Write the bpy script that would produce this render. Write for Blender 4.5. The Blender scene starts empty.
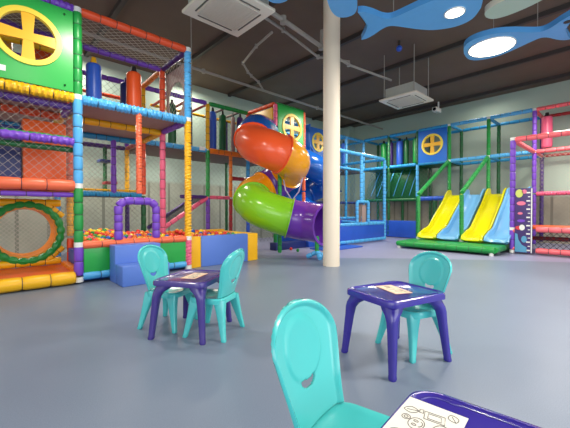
import bpy, bmesh, math, random
from mathutils import Vector as V, Matrix
random.seed(7)
SC = bpy.context.scene
COL = SC.collection
PI = math.pi
WLOC = {}

# ------------------------------------------------------------------ materials
def lin(c):
    f = lambda v: v/12.92 if v <= .04045 else ((v+.055)/1.055)**2.4
    return tuple(f(x/255) for x in c) + (1.0,)

def mat(name, rgb, rough=.45, spec=.5, coat=0., metal=0., noise=0., nscale=8., bump=0., bscale=60., emit=None, estr=0., alpha=None):
    m = bpy.data.materials.new(name); m.use_nodes = True
    nt = m.node_tree; b = nt.nodes['Principled BSDF']
    c = lin(rgb)
    b.inputs['Base Color'].default_value = c
    b.inputs['Roughness'].default_value = rough
    b.inputs['Specular IOR Level'].default_value = spec
    b.inputs['Metallic'].default_value = metal
    b.inputs['Coat Weight'].default_value = coat
    b.inputs['Coat Roughness'].default_value = .12
    tc = nt.nodes.new('ShaderNodeTexCoord')
    if noise > 0:
        n = nt.nodes.new('ShaderNodeTexNoise'); n.inputs['Scale'].default_value = nscale; n.inputs['Detail'].default_value = 4
        nt.links.new(tc.outputs['Object'], n.inputs['Vector'])
        r = nt.nodes.new('ShaderNodeMix'); r.data_type = 'RGBA'
        r.inputs[6].default_value = tuple(x*(1-noise) for x in c[:3])+(1,)
        r.inputs[7].default_value = tuple(min(1, x*(1+noise)) for x in c[:3])+(1,)
        nt.links.new(n.outputs['Fac'], r.inputs[0]); nt.links.new(r.outputs[2], b.inputs['Base Color'])
    if bump > 0:
        n2 = nt.nodes.new('ShaderNodeTexNoise'); n2.inputs['Scale'].default_value = bscale
        nt.links.new(tc.outputs['Object'], n2.inputs['Vector'])
        bp = nt.nodes.new('ShaderNodeBump'); bp.inputs['Strength'].default_value = bump; bp.inputs['Distance'].default_value = .01
        nt.links.new(n2.outputs['Fac'], bp.inputs['Height']); nt.links.new(bp.outputs['Normal'], b.inputs['Normal'])
    if emit:
        b.inputs['Emission Color'].default_value = lin(emit); b.inputs['Emission Strength'].default_value = estr
    return m

def pad(name, rgb): return mat(name, rgb, rough=.36, spec=.5, noise=.10, nscale=5)
M = {
 'green': pad('green vinyl', (30,150,66)), 'dgreen': pad('dark green vinyl', (22,98,52)),
 'lblue': pad('light blue vinyl', (84,176,234)), 'cyan': pad('cyan vinyl', (44,156,214)),
 'red': pad('red vinyl', (238,86,44)), 'coral': pad('coral vinyl', (244,112,72)), 'orange': pad('orange vinyl', (240,128,28)),
 'yellow': pad('yellow vinyl', (250,186,24)), 'purple': pad('purple vinyl', (122,72,196)), 'dpurple': pad('dark purple vinyl', (72,40,120)),
 'pink': pad('pink vinyl', (240,104,140)), 'rose': pad('rose vinyl', (246,110,118)), 'blue': pad('blue vinyl', (44,92,200)),
 'foamblue': mat('periwinkle foam vinyl', (90,128,212), .42, noise=.05, nscale=3), 'navy': pad('navy vinyl', (32,46,112)),
 'crimson': pad('dark red vinyl', (170,40,44)), 'orangefloor': pad('orange mat vinyl', (240,98,30)),
 'panelgreen': mat('green panel plastic', (46,172,76), .28, noise=.03), 'panelblue': mat('blue panel plastic', (24,110,206), .3, noise=.03),
 'panelyellow': mat('yellow panel plastic', (250,222,80), .32), 'crossyellow': mat('amber panel plastic', (244,184,50), .34),
 'taupe': mat('taupe platform board', (166,142,136), .6, noise=.06), 'brownboard': mat('grey brown platform board', (120,104,100), .7, noise=.1),
 'white': mat('white plastic', (236,236,230), .4), 'metal': mat('galvanised steel', (190,192,192), .35, metal=.8),
 'greymetal': mat('painted grey steel', (158,154,146), .45, noise=.08), 'darkmetal': mat('dark steel', (58,52,50), .55, noise=.15),
 'netlight': mat('pale net cord', (196,190,178), .7), 'netdark': mat('black net cord', (44,40,54), .8), 'netgrey': mat('grey net cord', (134,136,128), .8),
 'netgreen': mat('green net cord', (20,110,70), .7), 'netblue': mat('blue net cord', (50,130,190), .7),
 'tomato': pad('tomato vinyl', (236,88,34)), 'tunnel': mat('amber tunnel vinyl', (250,158,40), .4, noise=.08), 'tred': mat('orange red tube plastic', (255,98,48), .24, coat=.3), 'tyel': mat('amber tube plastic', (255,172,20), .24, coat=.3),
 'tgreen': mat('lime tube plastic', (136,208,36), .24, coat=.3), 'tpurple': mat('violet tube plastic', (112,54,176), .22, coat=.4),
 'tblue': mat('blue tube plastic', (22,96,190), .2, coat=.4),
 'syel': mat('yellow slide plastic', (228,222,14), .25, coat=.3), 'sblue': mat('pale blue slide plastic', (120,186,232), .25, coat=.3),
 'teal': mat('turquoise chair plastic', (80,204,202), .22, coat=.5), 'violet': mat('violet table plastic', (56,44,150), .2, coat=.5),
 'plum': mat('plum table plastic', (68,52,134), .24, coat=.4),
 'paper': mat('white paper', (240,236,226), .7), 'peach': mat('peach printed paper', (232,190,160), .6), 'peachpale': mat('pale peach print', (226,206,180), .6), 'ink': mat('grey ink', (92,88,84), .8),
 'column': None, 'fish': mat('blue fish board', (100,178,236), .5, noise=.04), 'fishedge_shade': mat('shaded blue fish edge', (80,156,220), .5),  # fish edge: the board blue made darker, shade put into the colour
 'mint': mat('mint fish board', (186,206,186), .5), 'cream': mat('cream fish edge', (232,226,200), .5),
 'lamp': mat('lamp diffuser', (255,244,224), .5, emit=(255,240,214), estr=9.),
 'acwhite': mat('ivory air conditioner plastic', (222,216,200), .45), 'acgrey': mat('grey grille plastic', (196,190,176), .5), 'acdark': mat('dark air slot', (92,90,84), .6), 'acbody': mat('galvanised cabinet', (170,176,170), .5, noise=.08),
 'chart': mat('dark violet chart board', (70,52,110), .4), 'cskin': mat('pale teal print', (90,160,196), .5), 'cpink': mat('pink print', (232,120,150), .5),
 'cyel': mat('lime print', (206,214,110), .5), 'cred': mat('red print', (214,60,70), .5),
 'strap': mat('dark tie strap', (60,52,60), .6), 'black': mat('black rubber', (28,28,30), .6), 'rope': mat('lilac rope', (196,182,220), .6), 'darkglass': mat('dark lens glass', (20,22,30), .1),
}

def floor_mat():
    m = bpy.data.materials.new('speckled vinyl floor'); m.use_nodes = True; nt = m.node_tree; b = nt.nodes['Principled BSDF']
    N = nt.nodes.new; L = nt.links.new
    geo = N('ShaderNodeNewGeometry'); sep = N('ShaderNodeSeparateXYZ'); L(geo.outputs['Position'], sep.inputs[0])
    def math_(op, a, bv):
        n = N('ShaderNodeMath'); n.operation = op
        for i, x in enumerate((a, bv)):
            if x is None: continue
            if isinstance(x, (int, float)): n.inputs[i].default_value = x
            else: L(x, n.inputs[i])
        return n.outputs[0]
    # two colours of vinyl meet on a wide arc
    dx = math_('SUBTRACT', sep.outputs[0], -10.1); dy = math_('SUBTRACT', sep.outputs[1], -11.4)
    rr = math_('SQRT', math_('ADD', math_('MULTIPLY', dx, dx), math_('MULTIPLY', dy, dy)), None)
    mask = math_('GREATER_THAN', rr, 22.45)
    n1 = N('ShaderNodeTexNoise'); n1.inputs['Scale'].default_value = 170; n1.inputs['Detail'].default_value = 3; L(geo.outputs['Position'], n1.inputs['Vector'])
    n2 = N('ShaderNodeTexNoise'); n2.inputs['Scale'].default_value = .9; n2.inputs['Detail'].default_value = 5; L(geo.outputs['Position'], n2.inputs['Vector'])
    s = math_('ADD', math_('MULTIPLY', math_('SUBTRACT', n1.outputs['Fac'], .5), .55), math_('MULTIPLY', math_('SUBTRACT', n2.outputs['Fac'], .5), .22))
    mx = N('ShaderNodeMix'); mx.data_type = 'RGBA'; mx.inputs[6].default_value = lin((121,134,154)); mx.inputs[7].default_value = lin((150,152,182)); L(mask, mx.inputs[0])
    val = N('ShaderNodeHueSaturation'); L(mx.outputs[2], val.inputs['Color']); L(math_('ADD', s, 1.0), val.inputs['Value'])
    L(val.outputs[0], b.inputs['Base Color'])
    b.inputs['Roughness'].default_value = .36; b.inputs['Specular IOR Level'].default_value = .28
    return m

def wall_mat(name, top, low, split, axis):
    m = bpy.data.materials.new(name); m.use_nodes = True; nt = m.node_tree; b = nt.nodes['Principled BSDF']
    N = nt.nodes.new; L = nt.links.new
    geo = N('ShaderNodeNewGeometry'); sep = N('ShaderNodeSeparateXYZ'); L(geo.outputs['Position'], sep.inputs[0])
    mp = N('ShaderNodeMapRange'); mp.inputs[1].default_value = split-.05; mp.inputs[2].default_value = split+.05; L(sep.outputs[2], mp.inputs[0])
    # vertical sheet joints on the lower wall
    w = N('ShaderNodeMath'); w.operation = 'PINGPONG'; w.inputs[1].default_value = .3; L(sep.outputs[axis], w.inputs[0])
    g = N('ShaderNodeMath'); g.operation = 'LESS_THAN'; g.inputs[1].default_value = .035; L(w.outputs[0], g.inputs[0])
    n = N('ShaderNodeTexNoise'); n.inputs['Scale'].default_value = 1.6; n.inputs['Detail'].default_value = 6; L(geo.outputs['Position'], n.inputs['Vector'])
    cr = N('ShaderNodeValToRGB'); cr.color_ramp.elements[0].position = .35; cr.color_ramp.elements[1].position = .7
    cr.color_ramp.elements[0].color = lin(tuple(x*.86 for x in low)); cr.color_ramp.elements[1].color = lin(low); L(n.outputs['Fac'], cr.inputs[0])
    jm = N('ShaderNodeMix'); jm.data_type = 'RGBA'; jm.inputs[7].default_value = lin(tuple(x*.72 for x in low)); L(g.outputs[0], jm.inputs[0]); L(cr.outputs[0], jm.inputs[6])
    mx = N('ShaderNodeMix'); mx.data_type = 'RGBA'; mx.inputs[7].default_value = lin(top); L(mp.outputs[0], mx.inputs[0]); L(jm.outputs[2], mx.inputs[6])
    L(mx.outputs[2], b.inputs['Base Color']); b.inputs['Roughness'].default_value = .75
    return m
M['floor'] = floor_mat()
M['wallA'] = wall_mat('sage wall paint', (176,198,184), (184,192,174), 1.9, 0)
M['wallB'] = wall_mat('sage wall paint and tan boarding', (172,192,178), (184,176,156), 1.5, 1)
M['ceiling'] = mat('dark brown painted ceiling', (102,87,76), .8, noise=.18, nscale=1.5)
M['column'] = mat('cream painted column', (236,222,200), .5, noise=.03, nscale=2)

# ------------------------------------------------------------------ objects
def tag(o, label=None, cat=None, group=None, kind=None):
    if label: o['label'] = label
    if cat: o['category'] = cat
    if group: o['group'] = group
    if kind: o['kind'] = kind
    return o
def empty(name, loc, label, cat, group=None, rz=0):
    o = bpy.data.objects.new(name, None); COL.objects.link(o); o.location = loc; o.rotation_euler.z = rz
    o.empty_display_size = .1
    WLOC[o.name] = V(loc)
    return tag(o, label, cat, group)
def build(name, bm, m, parent=None, smooth=True, local=False):
    me = bpy.data.meshes.new(name)
    bmesh.ops.recalc_face_normals(bm, faces=bm.faces)
    if smooth:
        for f in bm.faces: f.smooth = True
        for e in bm.edges:
            if len(e.link_faces) == 2 and e.calc_face_angle(0) > math.radians(38): e.smooth = False
    bm.to_mesh(me); bm.free()
    for x in (m if isinstance(m, (list, tuple)) else [m]): me.materials.append(M[x] if isinstance(x, str) else x)
    o = bpy.data.objects.new(name, me); COL.objects.link(o)
    if parent:
        o.parent = parent
        if not local: o.location = -WLOC[parent.name]
        WLOC[o.name] = V((0,0,0))
    else: WLOC[o.name] = V((0,0,0))
    return o
def center_origin(o):
    "move a top-level mesh's origin to the middle of its underside"
    vs = [v.co for v in o.data.vertices]
    c = V(((min(v.x for v in vs)+max(v.x for v in vs))/2, (min(v.y for v in vs)+max(v.y for v in vs))/2, min(v.z for v in vs)))
    o.data.transform(Matrix.Translation(-c)); o.location = c; WLOC[o.name] = c
    return o
def basis(d):
    d = d.normalized(); a = V((0,0,1)) if abs(d.z) < .95 else V((1,0,0))
    s = d.cross(a).normalized(); return s, s.cross(d).normalized()
def ringmesh(bm, rings, closed_ends=True, mi=0):
    vs = [[bm.verts.new(p) for p in r] for r in rings]
    n = len(vs[0])
    for a, b in zip(vs, vs[1:]):
        for i in range(n):
            f = bm.faces.new((a[i], a[(i+1) % n], b[(i+1) % n], b[i])); f.material_index = mi
    if closed_ends:
        for r in (vs[0][::-1], vs[-1]):
            f = bm.faces.new(r); f.material_index = mi
    return vs
def tube(bm, pts, r, n=8, mi=0, rad=None):
    pts = [V(p) for p in pts]; rings = []
    s = None
    for i, p in enumerate(pts):
        d = (pts[min(i+1, len(pts)-1)] - pts[max(i-1, 0)])
        if s is None: s, u = basis(d)
        else:
            dn = d.normalized(); s = (s - dn*s.dot(dn)).normalized(); u = s.cross(dn).normalized()
        rr = rad[i] if rad else r
        rings.append([p + (s*math.cos(2*PI*k/n) + u*math.sin(2*PI*k/n))*rr for k in range(n)])
    ringmesh(bm, rings, mi=mi); return bm
def box(bm, c, s, bev=0., mi=0, rz=0):
    r = bmesh.ops.create_cube(bm, size=1, matrix=Matrix.Translation(c) @ Matrix.Rotation(rz, 4, 'Z') @ Matrix.Diagonal((*s, 1)))
    fs = set(f for v in r['verts'] for f in v.link_faces)
    for f in fs: f.material_index = mi
    if bev > 0:
        es = list({e for v in r['verts'] for e in v.link_edges})
        bmesh.ops.bevel(bm, geom=es, offset=bev, segments=3, affect='EDGES', profile=.5)
    return bm
def boxr(x0, x1, y0, y1, z0, z1, bev=0.):
    bm = bmesh.new(); return box(bm, ((x0+x1)/2, (y0+y1)/2, (z0+z1)/2), (x1-x0, y1-y0, z1-z0), bev)
def seg(bm, p0, p1, r=.055, L=.21, n=10, lace=False):
    "foam padding: pillows of vinyl drawn in by seams"
    p0, p1 = V(p0), V(p1); d = p1-p0; ln = d.length; s, u = basis(d); dn = d/ln
    k = max(1, round(ln/L)); rings = []; t = 0
    cuts = [0]+[(i+random.uniform(-.12, .12))/k for i in range(1, k)]+[1]
    rs = 0
    for a, b in zip(cuts, cuts[1:]):
        sl = (b-a)*ln
        prof = ((0, .86), (.012/sl, .95))+tuple((i/14, 1.0) for i in range(1, 14))+((1-.012/sl, .95), (1., .86)) if lace else None
        for q, w in prof or ((0, .86), (.012/sl, .95), (.035/sl, 1.0), (.5, 1.04), (1-.035/sl, 1.0), (1-.012/sl, .95), (1., .86)):
            tt = (a+(b-a)*q)*ln; ring = []
            for i in range(n):
                th = 2*PI*i/n; rr = r*w
                if lace: rr *= 1+.13*math.sin(math.pi*8*q+2*th)
                ring.append(p0+dn*tt+(s*math.cos(th)+u*math.sin(th))*rr)
            rings.append(ring)
    ringmesh(bm, rings)
    for c in cuts[1:-1]:                              # narrow dark strap drawn tight in each seam
        q = p0+dn*c*ln; w = .0045
        ringmesh(bm, [[q+dn*o+(s*math.cos(2*PI*i/n)+u*math.sin(2*PI*i/n))*r*.90 for i in range(n)] for o in (-w, w)], mi=1)
    return bm
def post(par, x, y, z0, z1, m, r=.055, lace=False, L=.2): return build('padded_post', seg(bmesh.new(), (x,y,z0+.02), (x,y,z1-.02), r, L, lace=lace), [m, 'strap'], par)
def beam(par, p0, p1, m, r=.055, lace=False, L=.24, gap=.05):
    p0, p1 = V(p0), V(p1); d = (p1-p0).normalized()*gap
    return build('padded_beam', seg(bmesh.new(), p0+d, p1-d, r, L, lace=lace), [m, 'strap'], par)
def joint(par, *pts):
    for p in pts:
        bm = bmesh.new(); tube(bm, [(p[0],p[1],p[2]-.035), (p[0],p[1],p[2]+.035)], .06, 10)
        build('steel_joint', bm, 'white', par)
def net(par, o, a, b, cell=.08, m='netlight', r=.0028, name='safety_net', sag=0.):
    "diamond netting over the parallelogram o, o+a, o+b, cords as real strands"
    o, a, b = V(o), V(a), V(b); W, Hh = a.length, b.length; ua, ub = a/W, b/Hh; nn = ua.cross(ub)
    bm = bmesh.new(); k = cell*math.sqrt(2)
    def strand(s0, t0, s1, t1):
        K = 4 if sag else 1
        pts = []
        for i in range(K+1):
            s = s0+(s1-s0)*i/K; t = t0+(t1-t0)*i/K
            pts.append(o+ua*s+ub*t+nn*sag*math.sin(PI*s/W)*math.sin(PI*t/Hh))
        tube(bm, pts, r, 3)
    c = -Hh+k/2
    while c < W:                                  # s - t = c
        s0 = max(0, c); s1 = min(W, c+Hh)
        if s1-s0 > .01: strand(s0, s0-c, s1, s1-c)
        c += k
    c = k/2
    while c < W+Hh:                               # s + t = c
        s0 = max(0, c-Hh); s1 = min(W, c)
        if s1-s0 > .01: strand(s0, c-s0, s1, c-s1)
        c += k
    return build(name, bm, m, par, smooth=False)
def slab(par, x0, x1, y0, y1, z, t, m, name='platform'): return build(name, boxr(x0, x1, y0, y1, z-t, z, .008), m, par)

def window_panel(par, origin, ax, W, Hh, cx, cz, R, pm, t=.03, name='window_panel', fitted=True):
    "flat panel with a round hole, a yellow ring and a cross; ax = horizontal direction"
    o = V(origin); ax = V(ax); up = V((0,0,1)); nn = ax.cross(up)
    bm = bmesh.new(); n = 48; P = lambda s, z, d: o+ax*s+up*z+nn*d
    loops = []
    for d in (-t/2, t/2):
        inner = [bm.verts.new(P(cx+R*math.cos(2*PI*i/n), cz+R*math.sin(2*PI*i/n), d)) for i in range(n)]
        outer = []
        for i in range(n):
            c, s = math.cos(2*PI*i/n), math.sin(2*PI*i/n)
            k = min((W-cx)/c if c > 1e-6 else (cx/-c if c < -1e-6 else 1e9), (Hh-cz)/s if s > 1e-6 else (cz/-s if s < -1e-6 else 1e9))
            outer.append([cx+k*c, cz+k*s])
        for X_, Z_ in ((0,0), (W,0), (W,Hh), (0,Hh)):
            j = min(range(n), key=lambda i: (outer[i][0]-X_)**2+(outer[i][1]-Z_)**2); outer[j] = [X_, Z_]
        outer = [bm.verts.new(P(a, b, d)) for a, b in outer]
        loops.append((inner, outer))
    for i in range(n):
        j = (i+1) % n
        for inn, out in loops: bm.faces.new((inn[i], inn[j], out[j], out[i]))
        bm.faces.new((loops[0][0][i], loops[0][0][j], loops[1][0][j], loops[1][0][i]))
        bm.faces.new((loops[0][1][i], loops[0][1][j], loops[1][1][j], loops[1][1][i]))
    p = build(name, bm, pm, par)
    if not fitted: return p
    bm = bmesh.new()
    rings = []
    for i in range(n+1):
        c, s = math.cos(2*PI*i/n), math.sin(2*PI*i/n)
        rings.append([P(cx+q*c, cz+q*s, d) for q, d in ((R-.035,-.035), (R+.03,-.035), (R+.03,.035), (R-.035,.035))])
    ringmesh(bm, rings, False); bmesh.ops.remove_doubles(bm, verts=bm.verts, dist=1e-5)
    build('window_ring', bm, 'panelyellow', p)
    bm = bmesh.new()
    for h in (0, 1):
        pts = []
        for e, wd in ((-R+.01, .075), (0, .05), (R-.01, .075)):
            ring = [P(cx+(e if h else q*wd), cz+(q*wd if h else e), d) for q, d in ((-1,-.02-.003*h), (1,-.02-.003*h), (1,.02+.003*h), (-1,.02+.003*h))]
            pts.append(ring)
        ringmesh(bm, pts)
    build('window_cross', bm, 'crossyellow', p, smooth=False)
    return p

# ------------------------------------------------------------------ the setting
ZC = 5.08; WX = 13.3; WY = 9.7
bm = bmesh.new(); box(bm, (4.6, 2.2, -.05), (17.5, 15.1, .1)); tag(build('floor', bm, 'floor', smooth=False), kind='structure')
bm = bmesh.new(); box(bm, (4.6, 2.2, ZC+.1), (17.5, 15.1, .2)); tag(build('ceiling', bm, 'ceiling', smooth=False), kind='structure')
bm = bmesh.new(); box(bm, (4.6, WY+.1, ZC/2), (17.6, .2, ZC)); tag(build('wall_left', bm, 'wallA', smooth=False), kind='structure')
bm = bmesh.new(); box(bm, (WX+.1, 2.2, ZC/2), (.2, 15.2, ZC)); tag(build('wall_right', bm, 'wallB', smooth=False), kind='structure')
bm = bmesh.new(); box(bm, (WX-.22, WY-.2, ZC/2), (.4, .4, ZC), .01); tag(build('wall_corner_pier', bm, 'wallB', smooth=False), kind='structure')
bm = bmesh.new(); tube(bm, [(4.87, 3.93, 0), (4.87, 3.93, ZC)], .158, 40); tag(build('column', bm, 'column'), kind='structure')

# ceiling steelwork: dark joists and pipes
for i, x in enumerate((2.0, 4.1, 6.3, 8.4, 10.6, 12.6)):
    bm = bmesh.new(); box(bm, (x, 2.2, ZC-.05), (.09, 14.8, .1)); tag(build('ceiling_beam', bm, 'darkmetal', smooth=False), kind='structure')
def pipe(name, pts, r, m, label, cat='pipe', group=None):
    bm = bmesh.new(); tube(bm, pts, r, 10)
    for p in pts[1:-1]: tube(bm, [V(p)-V((0,0,r*1.5)), V(p)+V((0,0,r*1.5))], r*1.35, 10)
    return tag(center_origin(build(name, bm, m)), label, cat, group)
pipe('ceiling_pipe', [(-.5,7.57,4.62), (4.2,7.57,4.62), (8.6,7.57,4.62), (12.9,7.57,4.62)], .035, 'greymetal', 'long straight grey pipe under the ceiling above the rear play tower')
pipe('ceiling_pipe', [(3.0,4.42,4.62), (4.15,4.5,4.6), (5.42,4.66,4.6), (5.45,4.66,4.96)], .045, 'greymetal', 'thick pale pipe running from the near air conditioner to the column')
pipe('ceiling_pipe', [(3.5,4.62,4.6), (4.4,4.77,4.62), (5.76,5.05,4.62), (6.5,4.7,4.62)], .028, 'greymetal', 'thin grey pipe passing behind the cream column near the ceiling')
pipe('ceiling_pipe', [(2.4,4.0,4.6), (3.35,3.82,4.6), (3.42,3.7,4.55), (3.5,3.6,4.95)], .032, 'greymetal', 'short bent pale pipe above the near air conditioner')
pipe('flexible_hose', [(4.29,4.98,4.62), (4.45,5.7,4.66), (4.67,6.5,4.62), (5.0,6.75,4.58), (5.3,7.0,4.64), (5.7,7.2,4.64), (6.1,7.5,4.62)], .026, 'greymetal', 'sagging grey flexible hose joining the long ceiling pipe', 'hose')
pipe('ceiling_pipe', [(5.3,4.55,4.5), (6.3,4.58,4.45), (7.75,4.3,4.4)], .028, 'greymetal', 'grey refrigerant pipe running to the small hanging air conditioner')
pipe('suspension_cable', [(2.98,5.85,4.95), (3.02,5.9,3.2), (3.02,5.9,2.9)], .007, 'greymetal', 'thin cable hanging straight from the dark ceiling beside the blue post', 'cable')

# ------------------------------------------------------------------ left climbing frame
F1, R2, R3, R4 = 5.43, 6.53, 7.75, 8.9
xa, xb, xc = -.63, 1.02, 2.70
L1, L2, L3 = 1.40, 2.66, 3.89
lf = empty('climbing_frame', (1.0, 6.5, 0), 'tall padded climbing frame with green window panel and ball pit at the left wall', 'climbing frame')
def stack(par, x, y, zs, ms, r=.055, lace=False, L=.2):
    for a, b, m in zip(zs, zs[1:], ms): post(par, x, y, a, b, m, r, lace, L)
stack(lf, xb, F1, (.1,.56,L1,L2,L3), ('purple','green','lblue','green'), .06)
stack(lf, xc, F1, (.06,.56,L2,L3), ('pink','yellow','lblue'), .058, True)
stack(lf, xa, F1, (.1,.56,L1,L2,L3), ('purple','yellow','red','lblue'), .06)
stack(lf, xb+.09, R2, (.1,.6,L1,L2,L3), ('red','yellow','red','red'), .056)
stack(lf, xc, R2, (.1,L2,L3), ('pink','red'), .056)
stack(lf, xa, R2, (.1,.6,L1,L2,L3), ('red','yellow','purple','yellow'))
stack(lf, xb+.08, R3, (.1,L1,L2,L3), ('lblue','orange','yellow'))
stack(lf, xc+.05, R3, (.1,L1,L2,L3), ('dgreen','red','yellow'))
stack(lf, xa, R3, (.1,L1,L2,L3), ('lblue','orange','yellow'))
stack(lf, xc+.05, R4, (.1,L1,L2,L3), ('dpurple','yellow','purple'))
post(lf, 2.12, R3, L1, L2, 'purple'); post(lf, 2.24, R4, L1, L2, 'dgreen', .045)
post(lf, 1.86, F1, 1.3, L2, 'coral', .045, True)
joint(lf, (xb,F1,.06), (xb,F1,.56), (xb,F1,L1), (xb,F1,L2), (xb,F1,L3), (xc,F1,.04), (xc,F1,.56), (xc,F1,L2), (xc,F1,L3))
for x0, x1, cs in ((xa, xb, ('purple','yellow','orange')), (xb, xc, ('red','lblue',None))):
    beam(lf, (x0,F1,L3), (x1,F1,L3), cs[0], .06, x0 < 0)
    beam(lf, (x0,F1,L2-.02), (x1,F1,L2-.02), cs[1], .068, True)
beam(lf, (xa,F1,L1), (xb,F1,L1), 'coral', .078, L=.32)
beam(lf, (xa,F1+.02,L1-.13), (xb,F1+.02,L1-.13), 'purple', .035)
beam(lf, (xa,R2,L1-.02), (xb,R2,L1-.02), 'crimson', .06)
beam(lf, (xa,F1-.02,.1), (xb,F1-.02,.1), 'yellow', .088, L=.33)
beam(lf, (xa,F1,2.02), (xb,F1,2.02), 'purple', .055, True); beam(lf, (xa,F1+.12,2.07), (xb,F1+.12,2.07), 'green', .045)
beam(lf, (xa,F1+.1,1.92), (xb,F1+.1,1.92), 'dgreen', .04)
beam(lf, (xb,F1,.55), (xc,F1,.55), 'coral', .058); beam(lf, (xb,F1,.1), (xc,F1,.1), 'lblue', .056)
beam(lf, (xa,F1+.08,L2-.14), (xb,F1+.08,L2-.14), 'dpurple', .05)
for x0, x1 in ((xa, xb), (xb, xc)):
    beam(lf, (x0,R2,L3), (x1,R2,L3), 'purple', .056); beam(lf, (x0,R2,L2-.05), (x1,R2,L2-.05), 'red' if x0 < 0 else 'yellow', .062)
    beam(lf, (x0,R3,L3), (x1+.05,R3,L3), 'purple'); beam(lf, (x0,R3,L2-.05), (x1+.05,R3,L2-.05), 'cyan', .062)
    beam(lf, (x0,R4,L2-.03), (x1+.05,R4,L2-.03), 'dpurple'); beam(lf, (x0,R4,L3), (x1+.05,R4,L3), 'red', .045)
    beam(lf, (x0,R3,L1), (x1+.05,R3,L1), 'cyan', .055, True); beam(lf, (x0,R3+.02,L1+.09), (x1+.05,R3+.02,L1+.09), 'yellow', .022)
    beam(lf, (x0,R3,L2+.62), (x1,R3,L2+.62), 'red', .042); beam(lf, (x0,R3,L2+.1), (x1,R3,L2+.1), 'dpurple', .045)
    beam(lf, (x0,R4,L2+.7), (x1+.05,R4,L2+.7), 'purple', .04)
for z, c1, c2, c3 in ((L3,'dpurple','orange','red'), (L2-.03,'purple','yellow','crimson')):
    for x in (xb, xc):
        beam(lf, (x,F1,z), (x,R2,z), c1, .055); beam(lf, (x,R2,z), (x+.04,R3,z), c2, .055); beam(lf, (x+.04,R3,z), (x+.04,R4,z), c3, .05)
beam(lf, (xa,R2-.1,3.63), (xb,R2-.1,3.63), 'yellow', .045); beam(lf, (xa,R2+.1,3.46), (xb,R2+.1,3.46), 'purple', .045); beam(lf, (xb,F1,L1), (xb,R2,L1), 'orange'); beam(lf, (xb,R2,.15), (xb,F1,.15), 'orange', .07)
beam(lf, (xa,R2,1.17), (xb,R2,1.17), 'yellow', .062, L=.2); beam(lf, (xa,R2,.22), (xb,R2,.22), 'yellow', .062, L=.2)
for a, b in (((.78,R2-.02,1.15), (1.0,R2-.02,.95)), ((.78,R2-.02,.24), (1.0,R2-.02,.44))): beam(lf, a, b, 'yellow', .045, L=.1, gap=0)
post(lf, 2.12, R3, L2+.1, L2+.62, 'dpurple', .04); post(lf, 2.0, R3, L2+.1, L2+.62, 'dpurple', .04)
slab(lf, xa, xb-.06, F1+.07, R3, L2+.04, .04, 'taupe'); slab(lf, xb+.06, xc, F1+.06, R3, L2+.04, .04, 'taupe')
slab(lf, xa, xb-.05, F1+.06, R3, L1-.02, .06, 'crimson'); slab(lf, xa, xb, F1+.06, R2-.03, .16, .12, 'orangefloor')
slab(lf, xa, xc, R3+.06, R4, L1+.03, .06, 'brownboard')
for z, y0, mm in ((1.65,R3+.35,'crimson'), (2.2,R3+.8,'navy')): build('step', boxr(2.05, 2.3, y0, y0+.3, z, z+.06, .01), mm, lf)
window_panel(lf, (xa+.06, F1-.03, L2+.05), (1,0,0), xb-xa-.12, L3-L2-.11, .465-xa-.06, .60, .335, 'panelgreen')
bm = bmesh.new(); box(bm, (.19, F1-.049, L2+.17), (.1, .006, .07)); build('notice', bm, 'white', lf)
bm = bmesh.new()
for x in (.98-.09, .98-.09):
    for z in (L2+.12, L3-.14): tube(bm, [(x-.03,F1-.06,z), (x-.03,F1-.03,z)], .012, 8)
build('panel_bolts', bm, 'metal', lf)
# tunnel mouth
bm = bmesh.new(); n = 40; rings = []
n = 66
for i in range(n+1):
    th = 2*PI*i/n; rad = .058*(1, 1, .72)[i % 3]
    c = V((.52, R2-.03, .70)); e = V((math.cos(th), 0, math.sin(th)))
    rings.append([c+e*(.45+rad*math.cos(2*PI*k/8))+V((0,1,0))*rad*math.sin(2*PI*k/8) for k in range(8)])
ringmesh(bm, rings, False); build('tunnel_ring', bm, 'green', lf)
bm = bmesh.new(); rings = []
for y, r in ((R2,.43), (R2+.1,.425), (R2+.13,.40), (R2+.16,.425), (R2+.28,.425), (R2+.31,.40), (R2+.34,.425), (R2+.44,.42), (R2+.44,.37), (R2+.34,.375), (R2+.31,.385), (R2+.28,.375), (R2+.16,.375), (R2+.13,.385), (R2+.1,.375), (R2,.38)): rings.append([V((.52+r*math.cos(2*PI*k/40), y, .70+r*math.sin(2*PI*k/40))) for k in range(40)])
ringmesh(bm, rings+rings[:1], False); build('tunnel_tube', bm, 'tunnel', lf)
# arch of the pit door
A0, A1, AZ = 1.55, 2.13, 1.2
bm = bmesh.new()
for a, b in (((A0,F1,.6), (A0,F1,1.12)), ((A0,F1,1.12), (A0+.09,F1,AZ)), ((A0+.09,F1,AZ), (A1-.09,F1,AZ)), ((A1-.09,F1,AZ), (A1,F1,1.12)), ((A1,F1,1.12), (A1,F1,.6))): seg(bm, a, b, .062, .13)
build('door_arch', bm, ['purple','strap'], lf)
build('pit_panel', boxr(xb+.06, 1.46, F1-.02, F1+.03, .15, .5, .006), 'panelgreen', lf); build('pit_panel', boxr(1.46, xc-.05, F1-.02, F1+.03, .15, .5, .006), 'panelgreen', lf)
build('pit_base', boxr(xb+.05, xc+.02, F1+.06, R2+.02, .02, .42, .01), 'blue', lf)
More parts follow.
